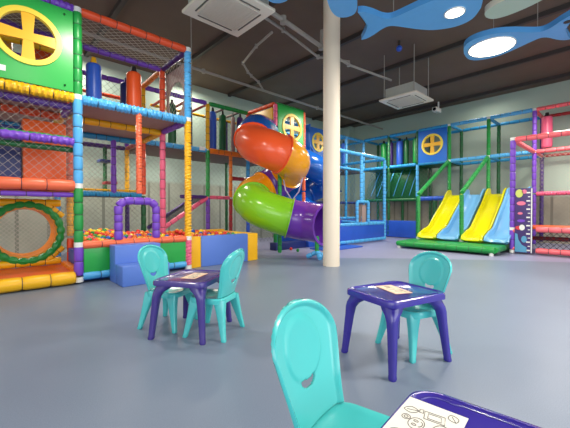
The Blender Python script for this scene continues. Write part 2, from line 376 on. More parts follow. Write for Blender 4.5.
# nets
net(lf, (xb+.04,F1,L3), (xc-xb-.08,0,0), (0,R2-F1,0), .085, 'netlight', .0036); net(lf, (xa,F1,L3), (xb-xa,0,0), (0,R2-F1,0), .085, 'netlight', .0036)
net(lf, (xa,F1+.03,L1+.06), (xb-xa-.05,0,0), (0,0,.56), .075, 'netlight', .0018); net(lf, (xa,F1+.03,2.05), (xb-xa-.05,0,0), (0,0,.5), .075, 'netlight', .0018)
net(lf, (xa,R2,L2), (xb-xa,0,0), (0,0,L3-L2), .085); net(lf, (xa,R3,L2), (xc-xa,0,0), (0,0,L3-L2), .1, 'netdark')
net(lf, (xa,R2+.5,.2), (xb-xa,0,0), (0,0,1.1), .05, 'netlight', .003)
net(lf, (xb+.05,R3+.02,.1), (xc-xb-.1,0,0), (0,0,L1-.15), .075, 'netgrey'); net(lf, (xb+.05,R3+.02,L1), (xc-xb-.1,0,0), (0,0,L2-L1), .075, 'netgrey')
net(lf, (xb+.05,R4,L1), (xc-xb+.1,0,0), (0,0,L2-L1), .09, 'netlight'); net(lf, (xc+.02,F1+.05,L2+.05), (0,R2-F1-.1,0), (0,0,L3-L2-.1), .1, 'netlight')
net(lf, (xb,F1+.05,.6), (0,R2-F1-.1,0), (0,0,L1-.65), .075, 'netgrey'); net(lf, (xb,F1+.05,L1+.05), (0,R2-F1-.1,0), (0,0,L2-L1-.1), .075, 'netgrey')
# cut-out side panel: a taupe board with a round opening
window_panel(lf, (xc+.04, F1+.12, L2+.1), (0,1,0), R2-F1-.24, .98, .43, .4, .33, 'taupe', .02, 'side_panel', False)

def bag(name, x, y, ztop, ln, r, m, cap, label, group, rope=.12):
    e = empty(name, (x, y, ztop-ln), label, 'punch bag', group)
    bm = bmesh.new()
    prof = [(0,.35),(.0,.8),(.03,.97),(.06,1),(.5,1.02),(.94,1),(.97,.97),(1,.8),(1,.3)]
    rings = [[V((x+r*w*math.cos(2*PI*k/20), y+r*w*math.sin(2*PI*k/20), ztop-ln+ln*t)) for k in range(20)] for t, w in prof]
    ringmesh(bm, rings); build('bag_body', bm, m, e)
    if rope:
        bm = bmesh.new(); tube(bm, [(x,y,ztop-.005), (x,y,ztop+rope*.45), (x,y,ztop+rope)], r*.4, 10, rad=[r*.55, r*.38, r*.3]); build('hanging_strap', bm, cap, e)
    return e
PB = 'punch bags on the left climbing frame'
bag('punch_bag', 1.46, R2-.06, 3.60, .86, .12, 'blue', 'yellow', 'blue hanging punch bag with a yellow strap next to the green panel', PB)
bag('punch_bag', 2.13, R2-.06, 3.64, .9, .13, 'tomato', 'black', 'orange red hanging punch bag with a black strap above the coral post', PB)
bag('punch_bag', 2.22, R2+.65, 3.66, .8, .12, 'navy', 'dpurple', 'navy punch bag half hidden behind the orange red one', PB)
bag('punch_bag', .78, R2+.3, 3.74, .9, .13, 'tomato', 'black', 'orange punch bag seen through the right half of the round green panel window', PB)
bag('punch_bag', .24, R2+.25, 3.80, .95, .15, 'yellow', 'yellow', 'yellow punch bag seen through the left half of the round green panel window', PB)
tag(center_origin(build('foam_block', boxr(.46, 1.0, R2-.35, R2-.06, L1-.015, 2.42, .02), 'orangefloor')), 'big orange foam block behind the net on the middle level', 'foam block')
tag(center_origin(build('foam_block', boxr(-.4, .45, R2-.3, R2-.06, L1-.015, 2.3, .02), 'navy')), 'navy foam block beside the big orange block behind the net', 'foam block')

# foam steps
st = empty('foam_steps', (1.75, 5.05, 0), 'blue two-step foam block in front of the ball pit', 'steps')
build('lower_step', boxr(1.40, 2.06, 4.74, 5.07, .0, .28, .012), 'foamblue', st); build('upper_step', boxr(1.40, 2.06, 5.075, 5.35, .0, .54, .012), 'foamblue', st)
# second pit: foam walls
pw = [('foam_wall', (2.77,2.97,5.46,5.62,0,.57), 'yellow', 'narrow yellow foam post wall beside the pink post of the frame'),
      ('foam_wall', (2.975,4.04,5.46,5.62,0,.57), 'foamblue', 'long blue foam wall along the front of the second ball pit'),
      ('foam_wall', (4.045,4.3,5.46,5.72,0,.57), 'yellow', 'yellow foam corner block at the end of the blue foam wall'),
      ('foam_wall', (4.12,4.3,5.725,6.75,0,.57), 'yellow', 'yellow foam side wall behind the corner block of the second ball pit'),
      ('foam_wall', (2.8,4.3,6.755,6.92,0,.6), 'yellow', 'yellow foam back wall of the second ball pit')]
for n_, b_, m_, l_ in pw: tag(center_origin(build(n_, boxr(*b_, .012), m_)), l_, 'foam wall', 'foam walls of the second ball pit')
pb2 = tag(center_origin(build('pit_mattress', boxr(2.8, 4.1, 5.64, 6.74, 0, .4, .01), 'blue')), 'blue foam mattress under the balls of the second pit', 'mattress')

# balls
BC = {'red': mat('red ball', (226,52,40), .3), 'orange': mat('orange ball', (248,128,30), .3), 'yellow': mat('yellow ball', (246,208,40), .3), 'green': mat('green ball', (40,150,60), .3), 'blue': mat('blue ball', (40,90,190), .3), 'pink': mat('pink ball', (236,110,140), .3)}
BR = .041
BM = {}
for c, m_ in BC.items():
    bm = bmesh.new(); bmesh.ops.create_uvsphere(bm, u_segments=14, v_segments=9, radius=BR)
    for f in bm.faces: f.smooth = True
    me = bpy.data.meshes.new('ball'); bm.to_mesh(me); bm.free(); me.materials.append(m_); BM[c] = me
under = bmesh.new()
def balls(x0, x1, y0, y1, zf, where, n_max):
    s = .091; j = 0; cnt = 0; y = y0
    while y <= y1:
        x = x0+(s/2 if j % 2 else 0)
        while x <= x1:
            z = zf(x, y)
            c = random.choices(list(BM), (6,5,4,4,2,1))[0]
            if cnt < n_max:
                o = bpy.data.objects.new('ball', BM[c]); COL.objects.link(o)
                o.location = (x+random.uniform(-.004,.004), y+random.uniform(-.004,.004), z+random.uniform(-.006,.02)); o.rotation_euler = (random.random()*3, random.random()*3, 0)
                tag(o, f'small {c} plastic ball lying in the ball pit {where}', 'ball', f'{c} balls in the pit {where}'); cnt += 1
            zz = z-.083
            while zz > .44:
                bmesh.ops.create_icosphere(under, subdivisions=1, radius=BR, matrix=Matrix.Translation((x, y, zz)))
                zz -= .083
            x += s
        y += s*.9; j += 1
def z1(x, y): t = min(1, max(0, (y-5.5)/.9)); return .54+.13*t*(1 if x < 1.7 else max(.35, 1-(x-1.7)*.9))+.02*math.sin(9*x+5*y)
def z2(x, y): t = min(1, max(0, (y-5.7)/.9)); return .53+.13*t*max(0, 1-(x-2.9)/1.1)+.02*math.sin(8*x+7*y)
balls(xb+.14, xc-.08, F1+.13, R2-.06, z1, 'behind the purple arch', 190)
balls(2.9, 4.05, 5.68, 6.68, z2, 'behind the blue foam wall', 120)
for f in under.faces: f.smooth = True
o = build('plastic_balls', under, BC['orange'], smooth=True); tag(center_origin(o), 'lower layers of plastic balls filling both ball pits', 'balls', kind='stuff')
for i, (x, y, c, l) in enumerate(((5.95,6.15,'red','single red plastic ball lying on the floor below the lime tube'), (5.85,5.8,'green','single green plastic ball on the floor by the red one'))):
    o = bpy.data.objects.new('ball', BM[c]); COL.objects.link(o); o.location = (x, y, BR); tag(o, l, 'ball')

# ------------------------------------------------------------------ rear tower frame
rf = empty('climbing_frame', (5.5, 7.7, 0), 'padded tower frame behind the spiral tube slide with a green window panel', 'climbing frame')
X3, X4, X5, X6 = 4.42, 5.14, 5.74, 6.83
XE, YE = 11.77, 7.78
stack(rf, X3, R3, (.1,L1,L2,L3), ('purple','green','yellow')); stack(rf, X4, R3, (.1,L1,L2), ('crimson','orange'), .05)
stack(rf, X5, R2, (.05,1.6,L2,L3), ('green','purple','pink'), .055); stack(rf, X6, R2, (.05,1.6,L3), ('coral','coral'), .05, True)
stack(rf, X5, R3, (.05,L1,L2,L3), ('blue','cyan','red')); stack(rf, X6, R3, (.05,L2,L3), ('blue','red'))
stack(rf, X3, R4, (.05,L2,L3), ('dpurple','dgreen'), .045); stack(rf, X5, R4, (.05,L2,L3), ('dgreen','dpurple'), .045)
beam(rf, (xc+.05,R3,L3), (X3,R3,L3), 'purple'); beam(rf, (X3,R3,L3), (X5+.4,R3,L3), 'green'); beam(rf, (X5+.4,R3,L3), (X6,R3,L3), 'green')
beam(rf, (xc+.05,R3,L2-.02), (X3,R3,L2-.02), 'lblue', .06, True); beam(rf, (X3,R3,L2-.02), (X6,R3,L2-.02), 'orange', .07)
beam(rf, (xc+.05,R4,L2-.03), (X3,R4,L2-.03), 'crimson'); beam(rf, (X3,R4,L2-.03), (X5,R4,L2-.03), 'crimson'); beam(rf, (X5,R4,L2-.03), (X6,R4,L2-.03), 'dgreen')
beam(rf, (X3,R3,L1), (X4,R3,L1), 'pink', .05); beam(rf, (xc+.9,R3,L1), (X3,R3,L1), 'dpurple', .05); beam(rf, (X4,R3,1.95), (X6,R3,1.95), 'crimson', .055)
beam(rf, (X3,R3,L1), (3.12,R3-.05,.58), 'pink', .055, gap=.02); beam(rf, (X3,R4-.3,L1), (3.12,R4-.35,.58), 'dpurple', .05, gap=.02)
beam(rf, (X5,R3,L3), (X5,R2,L3), 'red'); beam(rf, (X5,R2,L3), (X6,R2,L3), 'green', .045); beam(rf, (X6,R2,L3), (X6,R3,L3), 'red', .045)
beam(rf, (X5,R2,L2), (X6,R2,L2), 'green', .05); beam(rf, (X5,R3,L2), (X5,R2,L2), 'orange')
for x in (3.4, 3.9, X3, 4.95, 5.45): beam(rf, (x,R3,L3-.02), (x,R4,L3-.02), 'crimson' if x < 4.5 else 'brownboard', .035)
beam(rf, (3.3,R4,L3), (X6,R4,L3), 'yellow', .04)
slab(rf, xc+.1, X6, R3+.06, R4+.3, L2-.04, .06, 'brownboard'); slab(rf, X5+.05, X6-.05, R2+.05, R3, L2-.04, .06, 'brownboard')
window_panel(rf, (X5+.06, R2-.03, L2-.1), (1,0,0), X6-X5-.12, L3-L2+.08, 6.32-X5-.06, .78, .345, 'panelgreen')
build('side_panel', boxr(X5-.015, X5+.015, R2+.1, R3-.1, L2+.05, L3-.08, .004), 'yellow', rf)
bm = bmesh.new(); box(bm, (4.22, R3-.07, L2+.0), (.16, .012, .09)); build('tag_plate', bm, 'white', rf)
net(rf, (3.15,R3-.02,.66), (X3-3.17,.03,.74), (0,R4-.3-R3,0), .07, 'netdark', .006, 'ramp_net')
net(rf, (xc+.05,R4,.1), (X3-xc,0,0), (0,0,L2-.2), .1, 'netgrey'); net(rf, (X3,R4,.1), (X6-X3,0,0), (0,0,L2-.2), .11, 'netgrey')
net(rf, (xc+.05,R4,L2), (X6-xc,0,0), (0,0,1.2), .1, 'netgrey'); net(rf, (X5,R3,.1), (X6-X5,0,0), (0,0,L2-.2), .1, 'netdark')
# continuation to the room corner
fr2 = empty('climbing_frame', (9.4, 7.8, 0), 'light blue padded frame along the back wall by the room corner', 'climbing frame')
for x in (8.1, 9.35, 10.55): stack(fr2, x, YE, (.05,L2,L3), ('cyan','lblue'), .05); stack(fr2, x, R4, (.05,L2,L3), ('navy','cyan'), .04)
stack(fr2, XE, YE, (.05,L2,3.93), ('lblue','lblue'), .055)
xs = (X6, 8.1, 9.35, 10.55, XE)
for a, b in zip(xs, xs[1:]):
    beam(fr2, (a,YE,3.93), (b,YE,3.93), 'lblue', .055); beam(fr2, (a,YE,L2+.05), (b,YE,L2+.05), 'lblue', .055); beam(fr2, (a,R4,3.93), (b,R4,3.93), 'cyan', .045); beam(fr2, (a,R4,L2), (b,R4,L2), 'cyan', .045)
    beam(fr2, (a,YE,1.35), (b,YE,1.35), 'navy', .05); beam(fr2, (a,YE,.75), (b,YE,.75), 'lblue', .05); beam(fr2, (a, R4, 1.9), (b, R4, 1.9), 'navy', .045)
    beam(fr2, (b,YE,3.93), (b,R4,3.93), 'cyan', .045)
slab(fr2, X6, XE, YE+.06, R4, L2, .06, 'brownboard')
net(fr2, (X6,R4,.1), (XE-X6,0,0), (0,0,L2-.2), .12, 'netdark'); net(fr2, (8.1,YE,L2+.1), (XE-8.1,0,0), (0,0,1.1), .12, 'netblue', .003)
window_panel(fr2, (8.16, YE-.05, L2+.1), (1,0,0), 1.13, L3-L2-.02, .66, .72, .31, 'panelblue')
build('side_panel', boxr(8.13, 8.16, YE-.3, YE-.02, L2+.1, L3+.08, .004), 'panelblue', fr2)
build('padded_wall', boxr(X6, XE-.1, YE-.06, YE+.06, .02, .68, .02), 'blue', fr2)
# rollers
RB = 'hanging rollers on the rear tower'
for x, y, m_, l_ in ((3.62,8.15,'dgreen','slim green roller left of the yellow post of the rear tower'), (4.05,8.1,'navy','navy roller just left of the yellow post of the rear tower'), (4.72,8.0,'blue','bright blue roller just right of the yellow post of the rear tower'),
                     (5.1,8.1,'dgreen','dark green roller between the blue roller and the tube slide'), (5.42,8.05,'taupe','slim taupe roller near the mouth of the tube slide'), (5.62,7.98,'dpurple','dark purple roller next to the mouth of the tube slide')):
    bag('roller_bag', x, y, 3.78, 1.05, .1 if m_ != 'taupe' else .06, m_, 'black', l_, RB)
for x, m_, l_ in ((10.2,'dpurple','dim purple roller right of the cream column under the far blue frame'), (10.85,'blue','dim blue roller under the far blue frame corner')):
    bag('roller_bag', x, YE+.35, 3.78, .95, .1, m_, 'black', l_, 'rollers under the far blue frame')

# ------------------------------------------------------------------ tube slides
FW = V((.682, .731, 0)); RT = V((.731, -.682, 0))
def crom(P, k=8):
    out = []
    Q = [P[0]*2-P[1]]+P+[P[-1]*2-P[-2]]
    for i in range(1, len(Q)-2):
        for j in range(k):
            t = j/k; a, b, c, d = Q[i-1:i+3]
            out.append(.5*((2*b)+(c-a)*t+(2*a-5*b+4*c-d)*t*t+(3*b-a-3*c+d)*t**3))
    out.append(P[-1]); return out
def tube_slide(e, pts, secs, r):
    k = 8; path = crom(pts, k)
    n = 28
    frames = []; s = None
    for i, p in enumerate(path):
        d = (path[min(i+1, len(path)-1)]-path[max(i-1, 0)]).normalized()
        if s is None: s, u = basis(d)
        else: s = (s-d*s.dot(d)).normalized()
        u = s.cross(d).normalized(); frames.append((p, s, u, d))
    ring = lambda f, rr, off=0: [f[0]+f[3]*off+(f[1]*math.cos(2*PI*q/n)+f[2]*math.sin(2*PI*q/n))*rr for q in range(n)]
    for a, b, m_ in secs:
        fs = frames[int(a*k):int(b*k)+1]
        bm = bmesh.new()
        out = [ring(f, r) for f in fs]; inn = [ring(f, r-.02) for f in fs[::-1]]
        lip0 = [ring(fs[0], r+.035, 0), ring(fs[0], r+.035, .025), ring(fs[0], r, .03)]
        lip1 = [ring(fs[-1], r, -.03), ring(fs[-1], r+.035, -.025), ring(fs[-1], r+.035, 0)]
        allr = lip0+out[1:-1]+lip1+inn
        ringmesh(bm, allr+[allr[0]], False)
        bmesh.ops.remove_doubles(bm, verts=bm.verts, dist=1e-4)
        build('tube_section', bm, m_, e)
tc = V((5.22, 6.02, 0))
loc = lambda a, b, z: tc+RT*a+FW*b+V((0,0,z))
ts = empty('tube_slide', (5.3, 6.0, 0), 'spiral tube slide in orange, yellow, lime and purple sections beside the ball pit', 'slide')
TP = [loc(-.2,1.3,3.12), loc(-.32,.8,3.12), loc(-.44,.30,3.02), loc(-.46,-.12,2.68), loc(-.06,-.46,2.45), loc(.36,-.30,2.29), loc(.46,.1,2.18), loc(.24,.48,1.95), loc(-.14,.52,1.66), loc(-.50,.14,1.42), loc(-.38,-.34,1.17), loc(.08,-.48,.97), loc(.5,-.48,.85), loc(.88,-.6,.79), loc(1.2,-.92,.75)]
tube_slide(ts, TP, ((0,2.75,'tblue'), (2.75,4.625,'tred'), (4.625,6.75,'tyel'), (6.75,8.25,'tpurple'), (8.25,9.5,'tyel'), (9.5,11.75,'tgreen'), (11.75,14,'tpurple')), .44)
build('support_post', seg(bmesh.new(), tc+RT*.16+V((0,0,.02)), tc+RT*.16+V((0,0,2.6)), .05, .18), ['green','strap'], ts)
bm = bmesh.new(); tube(bm, [loc(.24,.0,1.85), loc(.30,-.02,1.55), loc(.46,-.04,1.30), loc(.62,-.02,1.5), loc(.72,.0,1.85)], .016, 8); build('support_rope', bm, 'rope', ts)
# support stand
sp = loc(.97,-1.0,0)
ss = empty('support_stand', sp, 'green padded prop with splayed light blue feet under the purple tube mouth', 'stand')
build('padded_post', seg(bmesh.new(), sp+V((0,0,.1)), sp+V((0,0,.5)), .045, .13), ['green','strap'], ss)
for a in (0, 2.1, 4.2):
    d = V((math.cos(a), math.sin(a), 0)); build('foot', seg(bmesh.new(), sp+V((0,0,.16)), sp+d*.22+V((0,0,.05)), .05, .12), ['lblue','strap'], ss)
t2 = empty('tube_slide', (8.3, 7.1, 0), 'blue spiral tube slide half hidden behind the cream column', 'slide')
tc = V((7.78, 7.16, 0))
TP = [loc(-.2,1.0,3.0), loc(-.45,.45,2.95), loc(-.5,0,2.75), loc(-.1,-.45,2.5), loc(.4,-.35,2.2), loc(.5,.2,1.95), loc(0,.55,1.7), loc(-.5,.1,1.4), loc(-.3,-.4,1.1), loc(.2,-.5,.85), loc(.7,-.5,.72)]
tube_slide(t2, TP, ((0,2,'tblue'), (2,4,'tblue'), (4,6,'tblue'), (6,8,'tblue'), (8,10,'tblue')), .4)
for b_, m_, l_ in (((6.5,8.0,5.3,6.0,.0,.035), 'blue', 'thin blue landing mat on the floor behind the column'), ((5.6,6.75,6.35,6.6,.0,.2), 'navy', 'navy foam kerb under the purple tube'), ((6.8,8.0,6.3,6.5,0,.2), 'blue', 'blue foam kerb behind the blue landing mat')):
    tag(center_origin(build('landing_mat' if b_[5] < .1 else 'foam_kerb', boxr(*b_, .012), m_)), l_, 'mat' if b_[5] < .1 else 'kerb')

# ------------------------------------------------------------------ blue enclosure
be = empty('play_enclosure', (9.0, 5.9, 0), 'light blue padded pen with low blue wall and small gate right of the column', 'play pen')
EY, EX0, EX1, EZ = 5.87, 7.1, 10.15, 2.8
stack(be, EX1, EY, (.03,EZ), ('lblue',), .055, False, .12); stack(be, EX0, EY, (.03,EZ), ('lblue',), .055, False, .12)
post(be, 8.76, EY, 1.3, EZ, 'lblue', .05, False, .14)
beam(be, (EX0,EY,EZ), (EX1,EY,EZ), 'lblue', .055); beam(be, (EX0,EY,.62), (EX1,EY,.62), 'lblue', .055); beam(be, (EX0,EY,.1), (EX1,EY,.1), 'lblue', .06)
beam(be, (EX1,EY,EZ), (EX1,YE-.1,EZ), 'cyan', .05); beam(be, (EX1,EY,.62), (EX1,YE-.1,.62), 'lblue', .05)
build('padded_wall', boxr(EX0, EX1-.05, EY-.03, EY+.05, .14, .58, .01), 'blue', be); build('padded_wall', boxr(EX1-.04, EX1+.04, EY+.06, YE-.1, .03, .58, .01), 'blue', be)
g0, g1 = 8.5, 9.12
for a, b in (((g0,EY-.02,.66), (g0,EY-.02,1.32)), ((g1,EY-.02,.66), (g1,EY-.02,1.32)), ((g0,EY-.02,1.32), (g1,EY-.02,1.32))): beam(be, a, b, 'lblue', .05, gap=0, L=.14)
bm = bmesh.new(); box(bm, (8.68, EY+.02, .96), (.2, .015, .55), .003); build('gate_panel', bm, 'brownboard', be); bm = bmesh.new(); box(bm, (8.93, EY+.02, .93), (.22, .015, .6), .003); build('gate_panel', bm, 'taupe', be)
net(be, (EX0,EY,.7), (g0-EX0,0,0), (0,0,EZ-.75), .13, 'netblue', .002); net(be, (g1,EY,.7), (EX1-g1,0,0), (0,0,EZ-.75), .13, 'netblue', .002)

# ------------------------------------------------------------------ right slide frame
X0, XB = 11.77, 12.9
S1, S2, S3 = 1.53, 2.75, 3.97
sf = empty('climbing_frame', (12.2, 4.9, 0), 'green and light blue padded frame that carries the four open slides', 'climbing frame')
Ys = (2.0, 3.17, 4.35, 5.47, 6.62, YE)
for i, y in enumerate(Ys):
    f = ('purple' if y == 2.0 else 'green' if y < 5 else 'dgreen')
    if y < 7:
        stack(sf, X0, y, (.05,S1,S2,S3), (f, f if y != 5.47 else 'lblue', f), .055, y < 5 and y != 2.0)
    stack(sf, XB, y, (.05,S1,S2,S3), ('dpurple',)*3 if y == 2.0 else ('dgreen',)*3, .055)
    for z in (S2, S3):
        joint(sf, (X0, y, z)) if y < 5 else None
        beam(sf, (X0,y,z), (XB,y,z), 'cyan' if y > 2 else 'rose', .05)
for a, b in zip(Ys, Ys[1:]):
    for z in (S2, S3):
        beam(sf, (X0,a,z), (X0,b,z), 'lblue' if a < 4 else 'cyan', .06, True); beam(sf, (XB,a,z), (XB,b,z), 'cyan', .055)
    beam(sf, (XB,a,S1), (XB,b,S1), 'dgreen', .045)
    slab(sf, X0+.05, XB-.05, a+.05, b-.05, S1 if b < 5 else S2-.02, .05, 'brownboard' if b < 5 else 'dgreen')
beam(sf, (X0,4.35,S1-.05), (X0,5.47,S1-.05), 'blue', .08); beam(sf, (X0,5.47,S1-.08), (X0,YE,S1-.08), 'dgreen', .06)
for y in (4.38, 3.19):
    post(sf, 9.5, y, .19, 1.5, 'green', .055, True, .16); beam(sf, (9.5,y,1.52), (X0,y,S2), 'green', .06, gap=.03)
    joint(sf, (9.5,y,.24))
window_panel(sf, (X0-.05, 5.41, S2+.02), (0,-1,0), 1.0, S3-S2-.08, .5, .62, .345, 'panelblue')
build('padded_wall', boxr(X0-.05, X0+.05, 5.5, YE-.05, .02, .66, .02), 'blue', sf)
net(sf, (X0+.1,5.5,S1), (0,YE-5.5,0), (.5,0,S2-S1), .11, 'netgreen', .008, 'scramble_net'); build('backing_sheet', boxr(XB-.2, XB-.17, 5.5, YE, S1-.02, S2, .004), 'dgreen', sf)
bm = bmesh.new()
for y in (5.75,6.05,6.4,6.75,7.1,7.4): tube(bm, [(X0+.56,y-.1,S2-.02), (X0+.3,y-.02,S2-.55), (X0+.06,y+.06,S1+.08)], .012, 6)
build('scramble_ropes', bm, 'netblue', sf)
net(sf, (X0,4.42,.3), (0,1.0,0), (0,0,S2-.5), .11, 'netgrey'); net(sf, (XB,2.05,.2), (0,3.4,0), (0,0,S3-.3), .1, 'netlight', .0025)
net(sf, (XB,5.5,S2), (0,2.2,0), (0,0,S3-S2), .12, 'netblue', .003)
SB = 'rollers over the scramble net'
for y, m_, r, l_ in ((5.72,'green',.13,'bright green roller closest to the blue window panel over the scramble net'), (6.12,'dgreen',.09,'slim dark green roller beside the bright green one over the scramble net'), (6.4,'blue',.13,'blue roller in the middle of the row over the scramble net'),
                     (6.78,'dpurple',.09,'dim purple roller between the blue and the far green roller'), (7.1,'green',.12,'green roller nearest the room corner over the scramble net')):
    bag('roller_bag', X0+.45, y, 3.8, .95, r, m_, 'black', l_, SB)
for k, y in enumerate((4.65,4.9,5.15)): bag('roller_bag', XB-.35, y, 1.42, 1.0, .085, 'dgreen', 'black', ('green roller nearest the first yellow slide below the window panel', 'middle green roller of three below the window panel', 'green roller farthest from the first yellow slide below the window panel')[k], 'rollers below the window panel')

def slide(y0, y1, m_, label):
    e = empty('wave_slide', (9.6, (y0+y1)/2, .24), label, 'slide', 'open slides side by side')
    P = [(X0+.02,1.56),(X0-.12,1.56),(X0-.25,1.5),(11.2,1.2),(10.8,.92),(10.45,.66),(10.2,.48),(10.0,.39),(9.75,.345),(9.5,.335),(9.4,.32),(9.36,.26)]
    P = [V((a,0,b)) for a, b in P]; P = crom(P, 4); w = (y1-y0)/2; yc = (y0+y1)/2
    bm = bmesh.new(); rings = []
    for i, p in enumerate(P):
        d = (P[min(i+1,len(P)-1)]-P[max(i-1,0)]).normalized(); nn = V((-d.z,0,d.x)); nn = nn if nn.z > 0 else -nn
        h = .17 if p.x > 9.75 else .17-.12*(9.75-p.x)/.4
        sec = [(-1,h),(-.9,h+.012),(-.82,h),(-.76,.03),(-.62,.0),(.62,.0),(.76,.03),(.82,h),(.9,h+.012),(1,h),(1,h-.05),(.96,h-.06),(.9,-.03),(-.9,-.03),(-.96,h-.06),(-1,h-.05)]
        rings.append([V((p.x, yc+a*w, p.z))+nn*b for a, b in sec])
    ringmesh(bm, rings); build('slide_chute', bm, m_, e)
    bm = bmesh.new(); box(bm, (9.74, yc, .26), (.3, w*1.3, .118), .01); build('slide_foot', bm, m_, e)
    return e
slide(3.80, 4.33, 'syel', 'yellow open slide by the blue window panel, farthest from the pink frame'); slide(3.22, 3.77, 'sblue', 'pale blue open slide between the two yellow slides')
slide(2.64, 3.15, 'syel', 'yellow open slide in the middle, between the two pale blue slides'); slide(2.06, 2.61, 'sblue', 'pale blue open slide next to the height chart and purple post')
bm = bmesh.new(); box(bm, (10.1, 3.35, .125), (3.1, 2.36, .15), .02)
mt = empty('landing_mat', (10.0, 3.6, 0), 'wide shiny green landing mat under the open slides', 'mat')
build('mat_top', bm, 'green', mt)
beam(mt, (8.56,2.18,.13), (8.56,4.55,.13), 'green', .07, gap=0, L=.25); beam(mt, (8.56,4.55,.13), (11.5,4.55,.13), 'green', .07, gap=.05); beam(mt, (8.56,2.18,.13), (9.4,2.18,.13), 'green', .07, gap=.05)
for p in ((8.58,2.24), (8.58,4.5), (11.3,4.5), (9.3,2.3)):
    bm = bmesh.new(); tube(bm, [(p[0],p[1],.0), (p[0],p[1],.1)], .05, 12); build('mat_foot', bm, 'white', mt)

# ------------------------------------------------------------------ pink frame
pf = empty('climbing_frame', (10.6, 1.2, 0), 'pink padded frame with purple posts and orange platform by the height chart', 'climbing frame')
PX = 9.57; PY = (2.05, .85, -.4)
for y in PY:
    stack(pf, PX, y, (.08,.6,2.78), ('purple','purple'), .06); stack(pf, XB, y-.05, (.05,S1,S2,S3), ('dpurple',)*3, .05)
    if y < 2: stack(pf, X0, y-.05, (.05,S1,S2,S3), ('purple',)*3, .055)
    beam(pf, (PX,y,2.78), (X0,y-.04,S2), 'rose', .06); beam(pf, (X0,y-.04,S2), (XB,y-.05,S2), 'rose', .05)
    if y < 2: beam(pf, (X0,y-.04,S3), (XB,y-.05,S3), 'rose', .05)
joint(pf, (PX,2.05,2.8), (PX,2.05,.05), (PX,2.05,.6))
for a, b in zip(PY, PY[1:]):
    beam(pf, (PX,a,2.78), (PX,b,2.78), 'rose', .065); beam(pf, (PX,a-.42*(a>2),.1), (PX,b,.1), 'rose', .065); beam(pf, (PX,a-.42*(a>2),.6), (PX,b,.6), 'rose', .068)
    beam(pf, (X0,a-.05,S2), (X0,b-.05,S2), 'rose', .06); beam(pf, (X0,a-.05,S3), (X0,b-.05,S3), 'rose', .055, True); beam(pf, (X0,a-.05,S1), (X0,b-.05,S1), 'pink', .06, True)
    beam(pf, (XB,a-.05,S2), (XB,b-.05,S2), 'crimson', .05); beam(pf, (XB,a-.05,S3), (XB,b-.05,S3), 'crimson', .05)
    beam(pf, (10.7,a,.32), (10.7,b,.32), 'crimson', .055)
    slab(pf, PX+.05, 11.0, b, a-.04, .66, .06, 'orangefloor')
net(pf, (PX,-.4,.14), (0,2.0,0), (0,0,.42), .08, 'netdark', .006); net(pf, (X0,-.4,S1), (0,2.35,0), (0,0,S2-S1), .08, 'netlight', .003)
net(pf, (X0,-.4,.66), (0,2.3,0), (0,0,S1-.7), .08, 'netgrey')
beam(pf, (PX,2.05,.55), (PX,1.98,.55), 'rose', .06, gap=0); beam(pf, (PX,2.05,.12), (PX,1.98,.12), 'rose', .06, gap=0)
bag('punch_bag', 12.35, 1.8, 3.84, .92, .135, 'pink', 'black', 'pink punch bag hanging inside the top of the pink frame', None)
# height chart
hc = empty('height_chart', (PX, 1.82, 0), 'tall dark violet height chart board with white ruler marks on the pink frame', 'height chart')
HX = PX-.06
build('chart_board', boxr(HX-.01, HX+.01, 1.64, 1.99, .03, 1.58, .003), 'chart', hc)
def flat(name, pts, m_, x=HX-.013, t=.004):
    bm = bmesh.new(); a = [bm.verts.new((x-t, y, z)) for y, z in pts]; b = [bm.verts.new((x+t, y, z)) for y, z in pts]
    bm.faces.new(a); bm.faces.new(b[::-1]); n = len(pts)
    for i in range(n): bm.faces.new((a[i], a[(i+1)%n], b[(i+1)%n], b[i]))
    return build(name, bm, m_, hc, smooth=False)
ell = lambda cy, cz, a, b, n=20: [(cy+a*math.cos(2*PI*i/n), cz+b*math.sin(2*PI*i/n)) for i in range(n)]
flat('ruler_strip', [(1.645,.04),(1.668,.04),(1.668,1.57),(1.645,1.57)], 'white')
for i in range(15):
    bm = bmesh.new(); z = .1+i*.098; w = .075 if i % 2 == 0 else .045; box(bm, (HX-.014, 1.672+w/2+ .01, z), (.006, w, .02 if i % 2 else .032))
    build('ruler_mark', bm, 'white', hc, smooth=False)
flat('printed_shape', ell(1.90,1.46,.075,.1), 'cyel'); flat('printed_shape', ell(1.80,1.50,.05,.05), 'cpink'); flat('printed_shape', ell(1.86,1.22,.09,.05), 'cpink')
flat('printed_shape', ell(1.88,.98,.05,.03), 'cpink'); flat('printed_shape', ell(1.86,.80,.08,.035), 'purple')
flat('printed_shape', ell(1.9,.63,.075,.05), 'cred'); flat('printed_shape', ell(1.84,.64,.055,.07), 'white', HX-.016)
flat('printed_shape', [(1.98,.05),(1.98,.5),(1.93,.48),(1.91,.34),(1.84,.22),(1.75,.17),(1.74,.05)], 'cskin'); flat('printed_shape', ell(1.80,.36,.055,.08), 'cskin')

